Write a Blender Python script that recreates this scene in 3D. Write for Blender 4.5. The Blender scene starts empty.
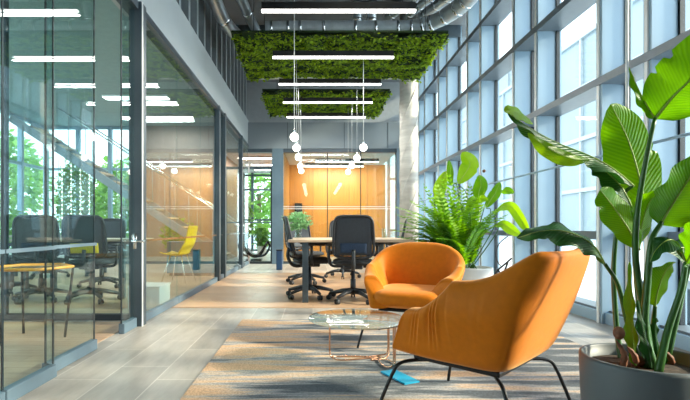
import bpy, bmesh, math, random
from mathutils import Vector, Matrix, Euler
R = math.radians; PI = math.pi
S = bpy.context.scene; COL = S.collection
random.seed(11)
V = Vector
CAM = V((0, 0, .87))
def P(px, py, Y):
    """reference point at depth Y"""
    return V(((px - 313) / 460 * Y, Y, .87 - (py - 228) / 460 * Y))

# ------------------------------------------------------------------ materials
def nt(name):
    m = bpy.data.materials.new(name); m.use_nodes = True
    t = m.node_tree; t.nodes.clear()
    o = t.nodes.new('ShaderNodeOutputMaterial')
    return m, t, o
def N(t, kind, **kw):
    n = t.nodes.new(kind)
    for k, v in kw.items():
        if hasattr(n, k) and k not in n.inputs: setattr(n, k, v)
        else: n.inputs[k].default_value = v
    return n
def rgb(c): return (c[0], c[1], c[2], 1)
def sr(r, g, b):
    f = lambda c: ((c/255+.055)/1.055)**2.4 if c/255 > .04045 else c/255/12.92
    return (f(r), f(g), f(b))
def mat(name, c, rough=.5, metal=0, var=.08, scale=12, bump=0, spec=.5, sheen=0, c2=None, coord='Object', stretch=(1,1,1), detail=4):
    m, t, o = nt(name); L = t.links.new
    p = N(t, 'ShaderNodeBsdfPrincipled'); p.inputs['Roughness'].default_value = rough; p.inputs['Metallic'].default_value = metal
    p.inputs['Specular IOR Level'].default_value = spec
    if sheen:
        p.inputs['Sheen Weight'].default_value = sheen; p.inputs['Sheen Roughness'].default_value = .4
        p.inputs['Sheen Tint'].default_value = (1, .72, .35, 1)
    tc = N(t, 'ShaderNodeTexCoord'); mp = N(t, 'ShaderNodeMapping'); mp.inputs['Scale'].default_value = stretch
    no = N(t, 'ShaderNodeTexNoise'); no.inputs['Scale'].default_value = scale; no.inputs['Detail'].default_value = detail
    L(tc.outputs[coord], mp.inputs[0]); L(mp.outputs[0], no.inputs['Vector'])
    cr = N(t, 'ShaderNodeValToRGB')
    a = tuple(max(0, x*(1-var)) for x in c); b = c2 or tuple(min(1, x*(1+var)) for x in c)
    cr.color_ramp.elements[0].position = .3; cr.color_ramp.elements[1].position = .7
    cr.color_ramp.elements[0].color = rgb(a); cr.color_ramp.elements[1].color = rgb(b)
    L(no.outputs['Fac'], cr.inputs[0]); L(cr.outputs[0], p.inputs['Base Color'])
    if bump:
        bn = N(t, 'ShaderNodeBump'); bn.inputs['Strength'].default_value = bump; bn.inputs['Distance'].default_value = .01
        L(no.outputs['Fac'], bn.inputs['Height']); L(bn.outputs[0], p.inputs['Normal'])
    L(p.outputs[0], o.inputs[0]); return m
def emit(name, c, s):
    m, t, o = nt(name); e = N(t, 'ShaderNodeEmission'); e.inputs[0].default_value = rgb(c); e.inputs[1].default_value = s
    t.links.new(e.outputs[0], o.inputs[0]); return m
def glass(name, tint, f0=.04, rough=0, haze=0):
    m, t, o = nt(name); L = t.links.new
    lw = N(t, 'ShaderNodeLayerWeight'); lw.inputs['Blend'].default_value = .5
    pw = N(t, 'ShaderNodeMath', operation='POWER'); pw.inputs[1].default_value = 5
    ma = N(t, 'ShaderNodeMath', operation='MULTIPLY_ADD'); ma.inputs[1].default_value = 1-f0; ma.inputs[2].default_value = f0
    L(lw.outputs['Facing'], pw.inputs[0]); L(pw.outputs[0], ma.inputs[0])
    tr = N(t, 'ShaderNodeBsdfTransparent'); tr.inputs[0].default_value = rgb(tint)
    gl = N(t, 'ShaderNodeBsdfGlossy'); gl.inputs['Roughness'].default_value = rough; gl.inputs[0].default_value = (1, 1, 1, 1)
    mx = N(t, 'ShaderNodeMixShader'); L(ma.outputs[0], mx.inputs[0]); L(gl.outputs[0], mx.inputs[2])
    if haze:
        df = N(t, 'ShaderNodeBsdfDiffuse'); df.inputs[0].default_value = (.8, .9, .9, 1)
        m2 = N(t, 'ShaderNodeMixShader'); m2.inputs[0].default_value = haze
        L(tr.outputs[0], m2.inputs[1]); L(df.outputs[0], m2.inputs[2]); L(m2.outputs[0], mx.inputs[1])
    else: L(tr.outputs[0], mx.inputs[1])
    L(mx.outputs[0], o.inputs[0]); return m
def leafmat(name, c1, c2, trans=.45, rough=.35, vein=0, spec=.5):
    m, t, o = nt(name); L = t.links.new
    g = N(t, 'ShaderNodeNewGeometry'); tc = N(t, 'ShaderNodeTexCoord')
    no = N(t, 'ShaderNodeTexNoise'); no.inputs['Scale'].default_value = 9
    L(tc.outputs['Object'], no.inputs['Vector'])
    ad = N(t, 'ShaderNodeMath', operation='MULTIPLY_ADD'); ad.inputs[1].default_value = .7
    if vein: ad.inputs[1].default_value = 0
    L(g.outputs['Random Per Island'], ad.inputs[0])
    mh = N(t, 'ShaderNodeMath', operation='MULTIPLY'); mh.inputs[1].default_value = .3 if not vein else .55
    L(no.outputs['Fac'], mh.inputs[0]); L(mh.outputs[0], ad.inputs[2])
    fac = ad.outputs[0]
    p = N(t, 'ShaderNodeBsdfPrincipled'); p.inputs['Roughness'].default_value = rough; p.inputs['Specular IOR Level'].default_value = spec
    if vein:
        uv = N(t, 'ShaderNodeUVMap'); sx = N(t, 'ShaderNodeSeparateXYZ'); L(uv.outputs[0], sx.inputs[0])
        ab = N(t, 'ShaderNodeMath', operation='ABSOLUTE'); L(sx.outputs[0], ab.inputs[0])
        c = N(t, 'ShaderNodeMath', operation='MULTIPLY_ADD'); c.inputs[1].default_value = -.16; L(ab.outputs[0], c.inputs[0]); L(sx.outputs[1], c.inputs[2])
        k = N(t, 'ShaderNodeMath', operation='MULTIPLY'); k.inputs[1].default_value = vein; L(c.outputs[0], k.inputs[0])
        sn = N(t, 'ShaderNodeMath', operation='SINE'); L(k.outputs[0], sn.inputs[0])
        q = N(t, 'ShaderNodeMath', operation='MULTIPLY_ADD'); q.inputs[1].default_value = .07; L(sn.outputs[0], q.inputs[0]); L(fac, q.inputs[2])
        fac = q.outputs[0]
        bn = N(t, 'ShaderNodeBump'); bn.inputs['Strength'].default_value = .35; bn.inputs['Distance'].default_value = .004
        L(sn.outputs[0], bn.inputs['Height']); L(bn.outputs[0], p.inputs['Normal'])
    cr = N(t, 'ShaderNodeValToRGB'); cr.color_ramp.elements[0].color = rgb(c1); cr.color_ramp.elements[1].color = rgb(c2)
    L(fac, cr.inputs[0])
    L(cr.outputs[0], p.inputs['Base Color'])
    ts = N(t, 'ShaderNodeBsdfTranslucent')
    hs = N(t, 'ShaderNodeHueSaturation'); hs.inputs['Hue'].default_value = .475; hs.inputs['Value'].default_value = 1.7; hs.inputs['Saturation'].default_value = 1.1
    L(cr.outputs[0], hs.inputs['Color']); L(hs.outputs[0], ts.inputs[0])
    mx = N(t, 'ShaderNodeMixShader'); mx.inputs[0].default_value = trans
    L(p.outputs[0], mx.inputs[1]); L(ts.outputs[0], mx.inputs[2]); L(mx.outputs[0], o.inputs[0]); return m
def planks(name, c1, c2, mortar, bw, bh, ms, rough, rot=0, grain=(1, 14, 1), gs=3, amount=.5, off=.5, bump=.05):
    m, t, o = nt(name); L = t.links.new
    tc = N(t, 'ShaderNodeTexCoord'); mp = N(t, 'ShaderNodeMapping'); mp.inputs['Rotation'].default_value = (0, 0, rot)
    L(tc.outputs['Object'], mp.inputs[0])
    b = N(t, 'ShaderNodeTexBrick'); b.offset = off
    b.inputs['Color1'].default_value = rgb(c1); b.inputs['Color2'].default_value = rgb(c2); b.inputs['Mortar'].default_value = rgb(mortar)
    b.inputs['Scale'].default_value = 1; b.inputs['Brick Width'].default_value = bw; b.inputs['Row Height'].default_value = bh
    b.inputs['Mortar Size'].default_value = ms; b.inputs['Mortar Smooth'].default_value = .2
    L(mp.outputs[0], b.inputs['Vector'])
    m2 = N(t, 'ShaderNodeMapping'); m2.inputs['Scale'].default_value = grain; L(mp.outputs[0], m2.inputs[0])
    no = N(t, 'ShaderNodeTexNoise'); no.inputs['Scale'].default_value = gs; no.inputs['Detail'].default_value = 8; no.inputs['Roughness'].default_value = .65
    L(m2.outputs[0], no.inputs['Vector'])
    cr = N(t, 'ShaderNodeValToRGB'); cr.color_ramp.elements[0].position = .3; cr.color_ramp.elements[1].position = .7
    v = 1-amount; cr.color_ramp.elements[0].color = (v, v, v, 1); cr.color_ramp.elements[1].color = (1, 1, 1, 1)
    L(no.outputs['Fac'], cr.inputs[0])
    mx = N(t, 'ShaderNodeMixRGB', blend_type='MULTIPLY'); mx.inputs[0].default_value = 1
    L(b.outputs['Color'], mx.inputs[1]); L(cr.outputs[0], mx.inputs[2])
    p = N(t, 'ShaderNodeBsdfPrincipled'); p.inputs['Roughness'].default_value = rough
    L(mx.outputs[0], p.inputs['Base Color'])
    if bump:
        bn = N(t, 'ShaderNodeBump'); bn.inputs['Strength'].default_value = bump; bn.inputs['Distance'].default_value = .005
        L(no.outputs['Fac'], bn.inputs['Height']); L(bn.outputs[0], p.inputs['Normal'])
    L(p.outputs[0], o.inputs[0]); return m

M = {}
M['tile'] = planks('stone_tile', (.53, .49, .445), (.37, .35, .325), (.66, .62, .57), .66, .30, .004, .34, R(90), (1, 4, 1), 2.6, .35, .37)
M['woodfloor'] = planks('pale_oak_floor', (.63, .41, .26), (.54, .34, .21), (.36, .22, .13), 1.9, .13, .003, .38, 0, (1, 16, 1), 1.6, .3, .4)
M['woodwall'] = planks('honey_wood_panel', (.60, .25, .055), (.53, .215, .045), (.25, .11, .03), 6, .55, .006, .4, R(90), (2, 20, 1), 1.2, .28, .5)
M['oak'] = mat('pale_oak', (.62, .47, .34), .4, var=.15, scale=5, stretch=(1, 9, 9))
M['steel'] = mat('blue_grey_steel', sr(96, 118, 134), .38, .0, var=.04)
M['frame_dark'] = mat('charcoal_frame', sr(72, 86, 96), .4, .2, var=.05)
M['frame_line'] = mat('dark_gasket', sr(32, 44, 52), .5, 0, var=.05)
M['beam'] = mat('pale_grey_panel', sr(176, 186, 190), .45, 0, var=.03, scale=2)
M['fascia'] = mat('mid_grey_panel', sr(128, 140, 148), .5, 0, var=.04, scale=2)
M['fin'] = mat('powder_blue_column', sr(150, 178, 198), .35, 0, var=.03, scale=2)
M['transom'] = mat('grey_transom', sr(104, 116, 126), .4, .1, var=.05)
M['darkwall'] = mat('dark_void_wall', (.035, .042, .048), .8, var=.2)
M['slat'] = mat('grey_slat', sr(140, 152, 158), .5, var=.05)
M['ceil'] = mat('grey_ceiling', (.21, .225, .24), .8, var=.06, scale=2)
M['ceil_light'] = mat('white_ceiling', (.62, .64, .64), .8, var=.04, scale=2)
M['taupe'] = mat('taupe_wall', (.30, .22, .18), .7, var=.06)
M['officeceil'] = mat('office_ceiling', (.36, .45, .46), .8, var=.06)
M['stonefacade'] = mat('pale_facade_stone', (.40, .46, .49), .7, var=.04)
M['greywall'] = mat('grey_wall', (.42, .46, .48), .7, var=.05)
M['duct'] = mat('galvanised_duct', (.55, .60, .63), .32, .75, var=.12, scale=6)
M['ductwrap'] = mat('silver_wrap', (.68, .74, .77), .35, .35, var=.12, scale=8, bump=.1)
M['black'] = mat('black_metal', (.012, .013, .015), .38, .4, var=.1)
M['housing'] = mat('light_housing', (.01, .011, .012), .5, var=.1)
M['copper'] = mat('copper_rod', (.75, .42, .26), .25, 1, var=.08)
M['chrome'] = mat('chrome', (.75, .78, .8), .15, 1, var=.04)
M['plastic'] = mat('charcoal_plastic', (.028, .032, .038), .42, var=.15)
M['mesh'] = mat('charcoal_mesh', (.045, .055, .07), .65, var=.3, scale=160)
M['fabric'] = mat('black_seat_fabric', (.028, .03, .034), .85, var=.3, scale=120)
M['blue_fabric'] = mat('blue_fabric', (.025, .05, .10), .8, var=.2, scale=80)
M['yellow'] = mat('yellow_shell', (.87, .60, .01), .4, var=.05)
M['teal'] = mat('teal_cabinet', (.05, .17, .23), .45, var=.08)
M['white'] = mat('white_laminate', (.82, .84, .84), .4, var=.03)
M['pot_white'] = mat('white_concrete', (.80, .79, .77), .6, var=.07, scale=6)
M['pot_grey'] = mat('grey_planter', sr(86, 94, 98), .5, var=.05, scale=5)
M['soil'] = mat('dark_soil', (.06, .04, .028), .95, var=.6, scale=60, bump=.6)
M['bark'] = mat('brown_sheath', (.23, .09, .045), .7, var=.6, scale=30, bump=.4)
M['velvet'] = mat('orange_velvet', (.64, .175, .002), .62, var=.06, scale=30, bump=.05, spec=.25, sheen=.35)
M['leaf'] = leafmat('banana_leaf', (.03, .17, .010), (.20, .50, .025), .58, .3, vein=170)
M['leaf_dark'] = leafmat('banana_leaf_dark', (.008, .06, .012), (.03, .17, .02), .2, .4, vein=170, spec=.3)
M['leaf_light'] = leafmat('young_leaf', (.14, .36, .02), (.36, .62, .06), .5, .35, vein=150)
M['rib'] = mat('leaf_rib', (.30, .42, .07), .4, var=.1)
M['stalk'] = mat('green_stalk', (.03, .115, .012), .35, var=.35, scale=7)
M['fern'] = leafmat('fern_leaf', (.03, .14, .010), (.17, .42, .03), .4, .4)
M['bush'] = leafmat('bush_leaf', (.06, .20, .03), (.26, .46, .12), .5, .5)
M['moss'] = leafmat('moss_leaf', (.012, .07, .006), (.34, .56, .04), .35, .7, spec=.2)
M['mossback'] = mat('moss_backing', (.012, .035, .008), .9, var=.4, scale=8)
M['lamp'] = emit('lamp_white', (1, .97, .92), 7)
M['globe'] = emit('globe_white', (1, .95, .87), 5)
M['bead'] = emit('fairy_bead', (1, .97, .8), 4)
M['pane'] = glass('partition_glass', (.85, .945, .945), .05)
M['winpane'] = glass('window_glass', (.93, .975, .985), .04)
M['tglass'] = glass('table_glass', (.86, .95, .93), .07, 0, .22)
M['vase'] = glass('vase_glass', (.9, .96, .96), .06)
M['cyan'] = mat('cyan_cover', (.02, .38, .62), .4, var=.1)
M['concrete'] = mat('column_concrete', (.62, .60, .56), .6, var=.16, scale=3, stretch=(1, 1, 6))
M['pave'] = mat('outdoor_paving', (.62, .66, .68), .8, var=.06, scale=1)
M['trunk'] = mat('trunk', (.12, .08, .05), .9, var=.3)
M['cable'] = mat('black_cable', (.012, .012, .014), .5, var=.1)
M['cord'] = mat('pale_cord', (.75, .78, .78), .5, var=.05)
M['facade'] = planks('office_facade', (.15, .24, .28), (.11, .20, .245), (.24, .31, .34), 1.6, 3.4, .22, .35, 0, (1, 1, 1), .3, .12, 0, 0)
# carpet: streaks stretched along x, ochre on one side and slate on the other
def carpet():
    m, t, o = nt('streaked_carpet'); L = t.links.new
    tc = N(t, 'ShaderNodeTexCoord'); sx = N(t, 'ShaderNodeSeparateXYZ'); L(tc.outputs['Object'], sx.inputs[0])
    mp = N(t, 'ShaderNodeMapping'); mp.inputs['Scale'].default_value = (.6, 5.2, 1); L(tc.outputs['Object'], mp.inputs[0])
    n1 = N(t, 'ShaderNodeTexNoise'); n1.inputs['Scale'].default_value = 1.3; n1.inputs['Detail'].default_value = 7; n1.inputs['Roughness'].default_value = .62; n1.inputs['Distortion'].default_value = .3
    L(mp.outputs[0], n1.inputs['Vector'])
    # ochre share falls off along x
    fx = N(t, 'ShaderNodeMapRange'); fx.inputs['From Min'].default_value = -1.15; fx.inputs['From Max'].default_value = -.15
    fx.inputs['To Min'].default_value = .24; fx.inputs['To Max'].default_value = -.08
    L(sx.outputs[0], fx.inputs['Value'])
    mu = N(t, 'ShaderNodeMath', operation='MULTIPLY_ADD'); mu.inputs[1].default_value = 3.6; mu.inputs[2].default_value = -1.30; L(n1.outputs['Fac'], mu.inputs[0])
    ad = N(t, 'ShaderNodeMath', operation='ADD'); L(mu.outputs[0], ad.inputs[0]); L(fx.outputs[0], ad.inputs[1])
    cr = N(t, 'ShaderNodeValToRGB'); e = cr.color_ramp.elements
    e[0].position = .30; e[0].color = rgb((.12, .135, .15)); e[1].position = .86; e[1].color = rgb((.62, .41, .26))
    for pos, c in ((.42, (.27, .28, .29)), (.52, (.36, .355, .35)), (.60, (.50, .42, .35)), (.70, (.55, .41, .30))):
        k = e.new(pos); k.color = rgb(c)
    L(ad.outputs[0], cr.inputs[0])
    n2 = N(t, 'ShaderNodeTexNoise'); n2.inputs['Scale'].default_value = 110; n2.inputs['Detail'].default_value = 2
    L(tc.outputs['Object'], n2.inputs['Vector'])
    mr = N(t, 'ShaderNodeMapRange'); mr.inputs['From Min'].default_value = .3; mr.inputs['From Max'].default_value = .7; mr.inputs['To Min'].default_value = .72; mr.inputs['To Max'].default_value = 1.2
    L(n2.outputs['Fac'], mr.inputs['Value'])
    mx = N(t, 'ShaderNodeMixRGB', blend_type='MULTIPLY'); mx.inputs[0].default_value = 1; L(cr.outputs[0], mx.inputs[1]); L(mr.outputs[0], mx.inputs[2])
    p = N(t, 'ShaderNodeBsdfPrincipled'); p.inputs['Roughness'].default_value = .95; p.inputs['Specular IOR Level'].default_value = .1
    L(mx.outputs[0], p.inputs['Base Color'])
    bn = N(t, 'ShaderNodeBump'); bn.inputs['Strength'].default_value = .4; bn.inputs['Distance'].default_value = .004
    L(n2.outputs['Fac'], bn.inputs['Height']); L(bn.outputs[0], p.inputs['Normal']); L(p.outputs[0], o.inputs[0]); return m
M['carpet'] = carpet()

# ------------------------------------------------------------------ mesh helpers
class MB:
    def __init__(s): s.bm = bmesh.new(); s.uv = None
    def box(s, c, d, rz=0, rot=None, bev=0):
        mtx = Matrix.Translation(V(c)) @ (rot.to_matrix().to_4x4() if rot else Matrix.Rotation(rz, 4, 'Z')) @ Matrix.Diagonal((d[0], d[1], d[2], 1))
        r = bmesh.ops.create_cube(s.bm, size=1, matrix=mtx)
        if bev:
            ed = list({e for v in r['verts'] for e in v.link_edges})
            bmesh.ops.bevel(s.bm, geom=ed, offset=bev, segments=2, affect='EDGES', profile=.5)
        return s
    def bb(s, a, b, bev=0):
        a = V(a); b = V(b); return s.box((a+b)/2, [abs(x) for x in (b-a)], bev=bev)
    def tube(s, path, r, seg=8, cap=True):
        path = [V(p) for p in path]; n = len(path)
        rs = r if isinstance(r, (list, tuple)) else [r]*n
        rings = []; up = None
        for i, p in enumerate(path):
            t = (path[min(i+1, n-1)] - path[max(i-1, 0)]).normalized()
            if up is None:
                up = V((0, 0, 1)) if abs(t.z) < .9 else V((1, 0, 0))
            u = (up - t*up.dot(t)).normalized(); w = t.cross(u); up = u
            rings.append([s.bm.verts.new(p + (u*math.cos(2*PI*k/seg) + w*math.sin(2*PI*k/seg))*rs[i]) for k in range(seg)])
        for a, b in zip(rings, rings[1:]):
            for k in range(seg): s.bm.faces.new((a[k], a[(k+1) % seg], b[(k+1) % seg], b[k]))
        if cap:
            s.bm.faces.new(rings[0][::-1]); s.bm.faces.new(rings[-1])
        return s
    def lathe(s, prof, c=(0, 0, 0), seg=32, capb=True, capt=True):
        c = V(c); rings = []
        for r, z in prof:
            rings.append([s.bm.verts.new(c + V((r*math.cos(2*PI*k/seg), r*math.sin(2*PI*k/seg), z))) for k in range(seg)])
        for a, b in zip(rings, rings[1:]):
            for k in range(seg): s.bm.faces.new((a[k], a[(k+1) % seg], b[(k+1) % seg], b[k]))
        if capb: s.bm.faces.new(rings[0][::-1])
        if capt: s.bm.faces.new(rings[-1])
        return s
    def sphere(s, c, r, seg=16, sc=(1, 1, 1)):
        bmesh.ops.create_uvsphere(s.bm, u_segments=seg, v_segments=max(6, seg//2+2), radius=r, matrix=Matrix.Translation(V(c)) @ Matrix.Diagonal((sc[0], sc[1], sc[2], 1)))
        return s
    def grid(s, f, nu, nv, closeu=False, uvs=None):
        vs = [[s.bm.verts.new(f(i/(nu-1), j/(nv-1))) for j in range(nv)] for i in range(nu)]
        for i in range(nu-1):
            for j in range(nv-1): s.bm.faces.new((vs[i][j], vs[i+1][j], vs[i+1][j+1], vs[i][j+1]))
        return vs
    def quad(s, *p): s.bm.faces.new([s.bm.verts.new(V(q)) for q in p]); return s
    def build(s, name, m, parent=None, smooth=True, sub=0, fixn=True):
        if fixn: bmesh.ops.recalc_face_normals(s.bm, faces=s.bm.faces)
        me = bpy.data.meshes.new(name); s.bm.to_mesh(me); s.bm.free()
        me.materials.append(M[m] if isinstance(m, str) else m)
        if smooth:
            me.polygons.foreach_set('use_smooth', [True]*len(me.polygons))
            if smooth == 'auto':
                try: me.set_sharp_from_angle(angle=R(40))
                except Exception: pass
        o = bpy.data.objects.new(name, me); COL.objects.link(o)
        if parent: o.parent = parent
        if sub:
            md = o.modifiers.new('subsurf', 'SUBSURF'); md.levels = sub; md.render_levels = sub
        return o
def tag(o, label, cat=None, group=None, kind=None):
    o['label'] = label
    if cat: o['category'] = cat
    if group: o['group'] = group
    if kind: o['kind'] = kind
    return o
def thing(name, label, cat, loc=(0, 0, 0), rz=0, group=None):
    o = bpy.data.objects.new(name, None); COL.objects.link(o); o.empty_display_size = .1
    o.location = loc; o.rotation_euler = (0, 0, rz); return tag(o, label, cat, group)
ORD = ['first', 'second', 'third', 'fourth', 'fifth', 'sixth', 'seventh', 'eighth', 'ninth', 'tenth', 'eleventh', 'twelfth', 'thirteenth', 'fourteenth', 'fifteenth', 'sixteenth', 'seventeenth', 'eighteenth', 'nineteenth']
def struct(o, label, cat): return tag(o, label, cat, None, 'structure')
def sroot(name, label, cat, loc=(0, 0, 0)):
    o = thing(name, label, cat, loc); o['kind'] = 'structure'; return o
KIDS = {}
def dup(root, loc, rz=0, label=None, group=None):
    def cp(o, par):
        c = o.copy(); COL.objects.link(c); c.parent = par
        for ch in [x for x in list(o.children)]: cp(ch, c)
        return c
    r = cp(root, None); r.location = loc; r.rotation_euler = (0, 0, rz)
    if label: r['label'] = label
    if group: r['group'] = group
    return r
def B(name, a, b, m, parent=None, bev=0): return MB().bb(a, b, bev).build(name, m, parent, smooth=False)
def smooth01(x): x = max(0, min(1, x)); return x*x*(3-2*x)
def lerp(a, b, t): return a + (b-a)*t
def bez(pts, n):
    """Catmull-Rom through pts"""
    pts = [V(p) for p in pts]; out = []
    q = [pts[0]*2-pts[1]] + pts + [pts[-1]*2-pts[-2]]; m = len(pts)-1
    for i in range(n):
        u = i/(n-1)*m; k = min(int(u), m-1); t = u-k
        a, b, c, d = q[k:k+4]
        out.append(.5*((2*b) + (c-a)*t + (2*a-5*b+4*c-d)*t*t + (3*b-a-3*c+d)*t**3))
    return out

# ================================================================== SETTING
LX, RX = -1.57, 2.85          # glass partition plane, window plane
BY, CZ = 11.2, 4.8            # back partition, ceiling
fl = B('floor', (-6.6, -3, -.1), (3.1, 17, 0), 'tile'); struct(fl, 'pale grey stone plank tiles covering the floor', 'floor')
wf = B('floor_wood', (LX+.03, 5.0, 0), (1.9, 8.9, .004), 'woodfloor'); struct(wf, 'pale oak strip floor under the work table', 'floor')
wf2 = B('floor_oak', (-6.4, 4.45, 0), (LX-.06, 11.1, .004), 'woodfloor'); struct(wf2, 'oak floor of the glazed office on the left', 'floor')
wf3 = B('floor_timber', (-6.4, -1, 0), (LX-.06, 4.25, .004), 'woodfloor'); struct(wf3, 'timber floor behind the near sliding glass', 'floor')
ce = B('ceiling', (-2.2, 2, CZ), (3.2, 17, CZ+.1), 'ceil'); struct(ce, 'dark grey ceiling high over the hall', 'ceiling')
for i, y in enumerate((5.2, 7.0, 8.9, 10.8)):
    b = B('ceiling_beam', (LX-.3, y, CZ-.22), (RX, y+.16, CZ), 'frame_dark'); struct(b, ORD[i] + ' dark steel beam from the front crossing under the ceiling', 'beam')
# left: beam, upper slats, dark upper wall
b = B('trim_1', (LX-.2, -2, 2.87), (LX+.0, BY, 3.48), 'beam'); struct(b, 'pale grey beam running above the left glass wall', 'trim')
b = B('trim_2', (LX-.1, 3.9, 2.80), (LX+.03, BY, 2.868), 'frame_dark'); struct(b, 'dark channel under the pale grey beam', 'trim')
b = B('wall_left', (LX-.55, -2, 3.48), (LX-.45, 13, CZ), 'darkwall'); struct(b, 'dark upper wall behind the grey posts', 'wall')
for i in range(17):
    y = 4.2 + i*.42
    b = B('wall_post', (LX-.14, y, 3.48), (LX-.02, y+.09, CZ), 'slat'); struct(b, ORD[i] + ' grey upright post from the front above the left beam', 'post')
b = B('ceiling_left', (-6.6, -2, 3.34), (LX-.2, 11.3, 3.44), 'officeceil'); struct(b, 'grey ceiling of the glazed office on the left', 'ceiling')

b = B('wall_back_blocker', (-6.6, -1.3, 0), (RX, -1.2, CZ), 'greywall'); struct(b, 'unseen grey wall added behind the camera to cut light', 'wall')  # unseen wall, added to cut sky light from behind the camera
b = B('ceiling_near', (-2.2, -3, CZ), (3.2, 2, CZ+.1), 'ceil'); struct(b, 'dark grey ceiling over the seating area', 'ceiling')
# --- left glass wall
def pane_panel(name, label, x, y0, y1, z1, rail=True, mid=True, lines=(True, True), top=True):
    r = sroot(name, label, 'glass partition', (x, (y0+y1)/2, 0)); h = (y1-y0)/2
    B('pane', (-.006, -h, .06), (.006, h, z1), 'pane', r)
    if rail: B('bottom_rail', (-.025, -h, .001), (.025, h, .075), 'steel', r, .006)
    if mid: B('mid_rail', (.007, -h, .745), (.02, h, .765), 'chrome' if mid == 2 else 'steel', r)
    for k, s in enumerate((-1, 1)):
        if lines[k]: B('edge_seal', (-.0035, s*h-.006, .075), (.0035, s*h+.006, z1), 'frame_line', r)
    if top: B('top_rail', (-.03, -h, z1-.05), (.03, h, z1), 'frame_dark', r)
    return r
pane_panel('window_1', 'near sliding glass panel at the left edge', LX+.05, .6, 2.24, 2.87, lines=(False, False))
pane_panel('window_2', 'sliding glass panel second from the left edge', LX+.05, 2.25, 2.69, 2.87)
pane_panel('window_3', 'sliding glass panel beside the open gap', LX, 2.70, 3.30, 2.87)
d = sroot('door_1', 'narrow glass door leaf folded against the charcoal post', 'glass door', (LX+.0, 3.93, 0))
B('pane', (-.006, -.16, .08), (.006, .10, 2.8), 'pane', d); B('bottom_rail', (-.025, -.16, .001), (.025, .11, .085), 'steel', d, .005)
B('edge_seal', (-.004, -.17, .085), (.004, -.155, 2.8), 'frame_line', d)
p = sroot('column_charcoal', 'charcoal steel post at the start of the glass wall', 'post', (LX, 4.12, 0))
B('post_body', (-.055, -.06, 0), (.055, .06, 2.87), 'frame_dark', p); B('edge_strip', (.055, -.05, 0), (.060, -.03, 2.87), 'white', p)
h = MB(); h.tube([(.0, -.06, .755), (.0, -.11, .755)], .011); h.tube([(-.012, -.11, .755), (.10, -.11, .755)], .011); h.box((0, -.064, .755), (.03, .008, .14)); h.build('door_handle', 'chrome', p)
for i, (y0, y1) in enumerate(((4.2, 5.3), (5.31, 6.4), (6.41, 7.45))):
    pane_panel('window_%d' % (i+4), 'fixed glass panel %s along the left wall' % ('next to the charcoal post', 'in the middle of the run', 'before the second post')[i], LX, y0, y1, 2.85, True, 2, (i == 0, i == 2))
for i, y in enumerate((7.55, 8.05, 9.98)):
    b = B('wall_mullion', (LX-.045, y-.05, 0), (LX+.045, y+.05, 2.87), 'frame_dark'); struct(b, ORD[i] + ' dark upright past the charcoal post in the left glass wall', 'post')
pane_panel('window_7', 'glass door panel past the second post', LX, 7.61, 7.99, 2.85, True, 2)
pane_panel('window_8', 'glass panel beside the far end of the left wall', LX, 8.11, 9.92, 2.85, True, 2)
pane_panel('window_9', 'last glass panel at the far end of the left wall', LX, 10.04, BY-.1, 2.85, True, 2)
# divider across the left room
dv = sroot('window_10', 'glass divider crossing the rooms behind the left wall', 'glass partition', (-4.1, 4.35, 0))
B('pane', (-2.3, -.006, .05), (2.36, .006, 3.3), 'pane', dv); B('bottom_rail', (-2.3, -.03, .001), (2.36, .03, .06), 'frame_line', dv)
for x in (-1.2, .0, 1.2): B('edge_seal', (x-.012, -.02, .06), (x+.012, .02, 3.3), 'frame_dark', dv)
# outer walls of the left room: glazing on the far and left sides
def glazing(name, label, axis, c, a0, a1, z0, z1, nx, zs, mfr='fin'):
    r = sroot(name, label, 'window', (0, 0, 0))
    def bx(n, a, b, za, zb, d, m):
        if axis == 'y': return B(n, (a, c-d, za), (b, c+d, zb), m, r)
        return B(n, (c-d, a, za), (c+d, b, zb), m, r)
    bx('pane', a0, a1, z0, z1, .006, 'winpane')
    for k in range(nx+1):
        x = a0 + (a1-a0)*k/nx; bx('mullion', x-.04, x+.04, z0, z1, .05, mfr)
    for z in zs: bx('transom', a0, a1, z-.03, z+.03, .045, mfr)
    return r
glazing('window_11', 'far windows of the glazed office', 'y', 11.2, -6.5, -4.15, .45, 3.34, 3, (.5, 2.3, 3.3))
glazing('window_12', 'outer side windows of the glazed office', 'x', -6.5, 4.4, 11.2, .1, 3.34, 7, (.15, 2.3, 3.3))
b = B('wall_office_far', (-4.15, 11.14, 0), (LX-.1, 11.26, 3.34), 'taupe'); struct(b, 'taupe wall at the far end of the glazed office', 'wall')
b = B('wall_office', (-6.5, 11.14, 0), (-4.15, 11.26, .45), 'greywall'); struct(b, 'low grey wall under the far office windows', 'wall')
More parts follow.
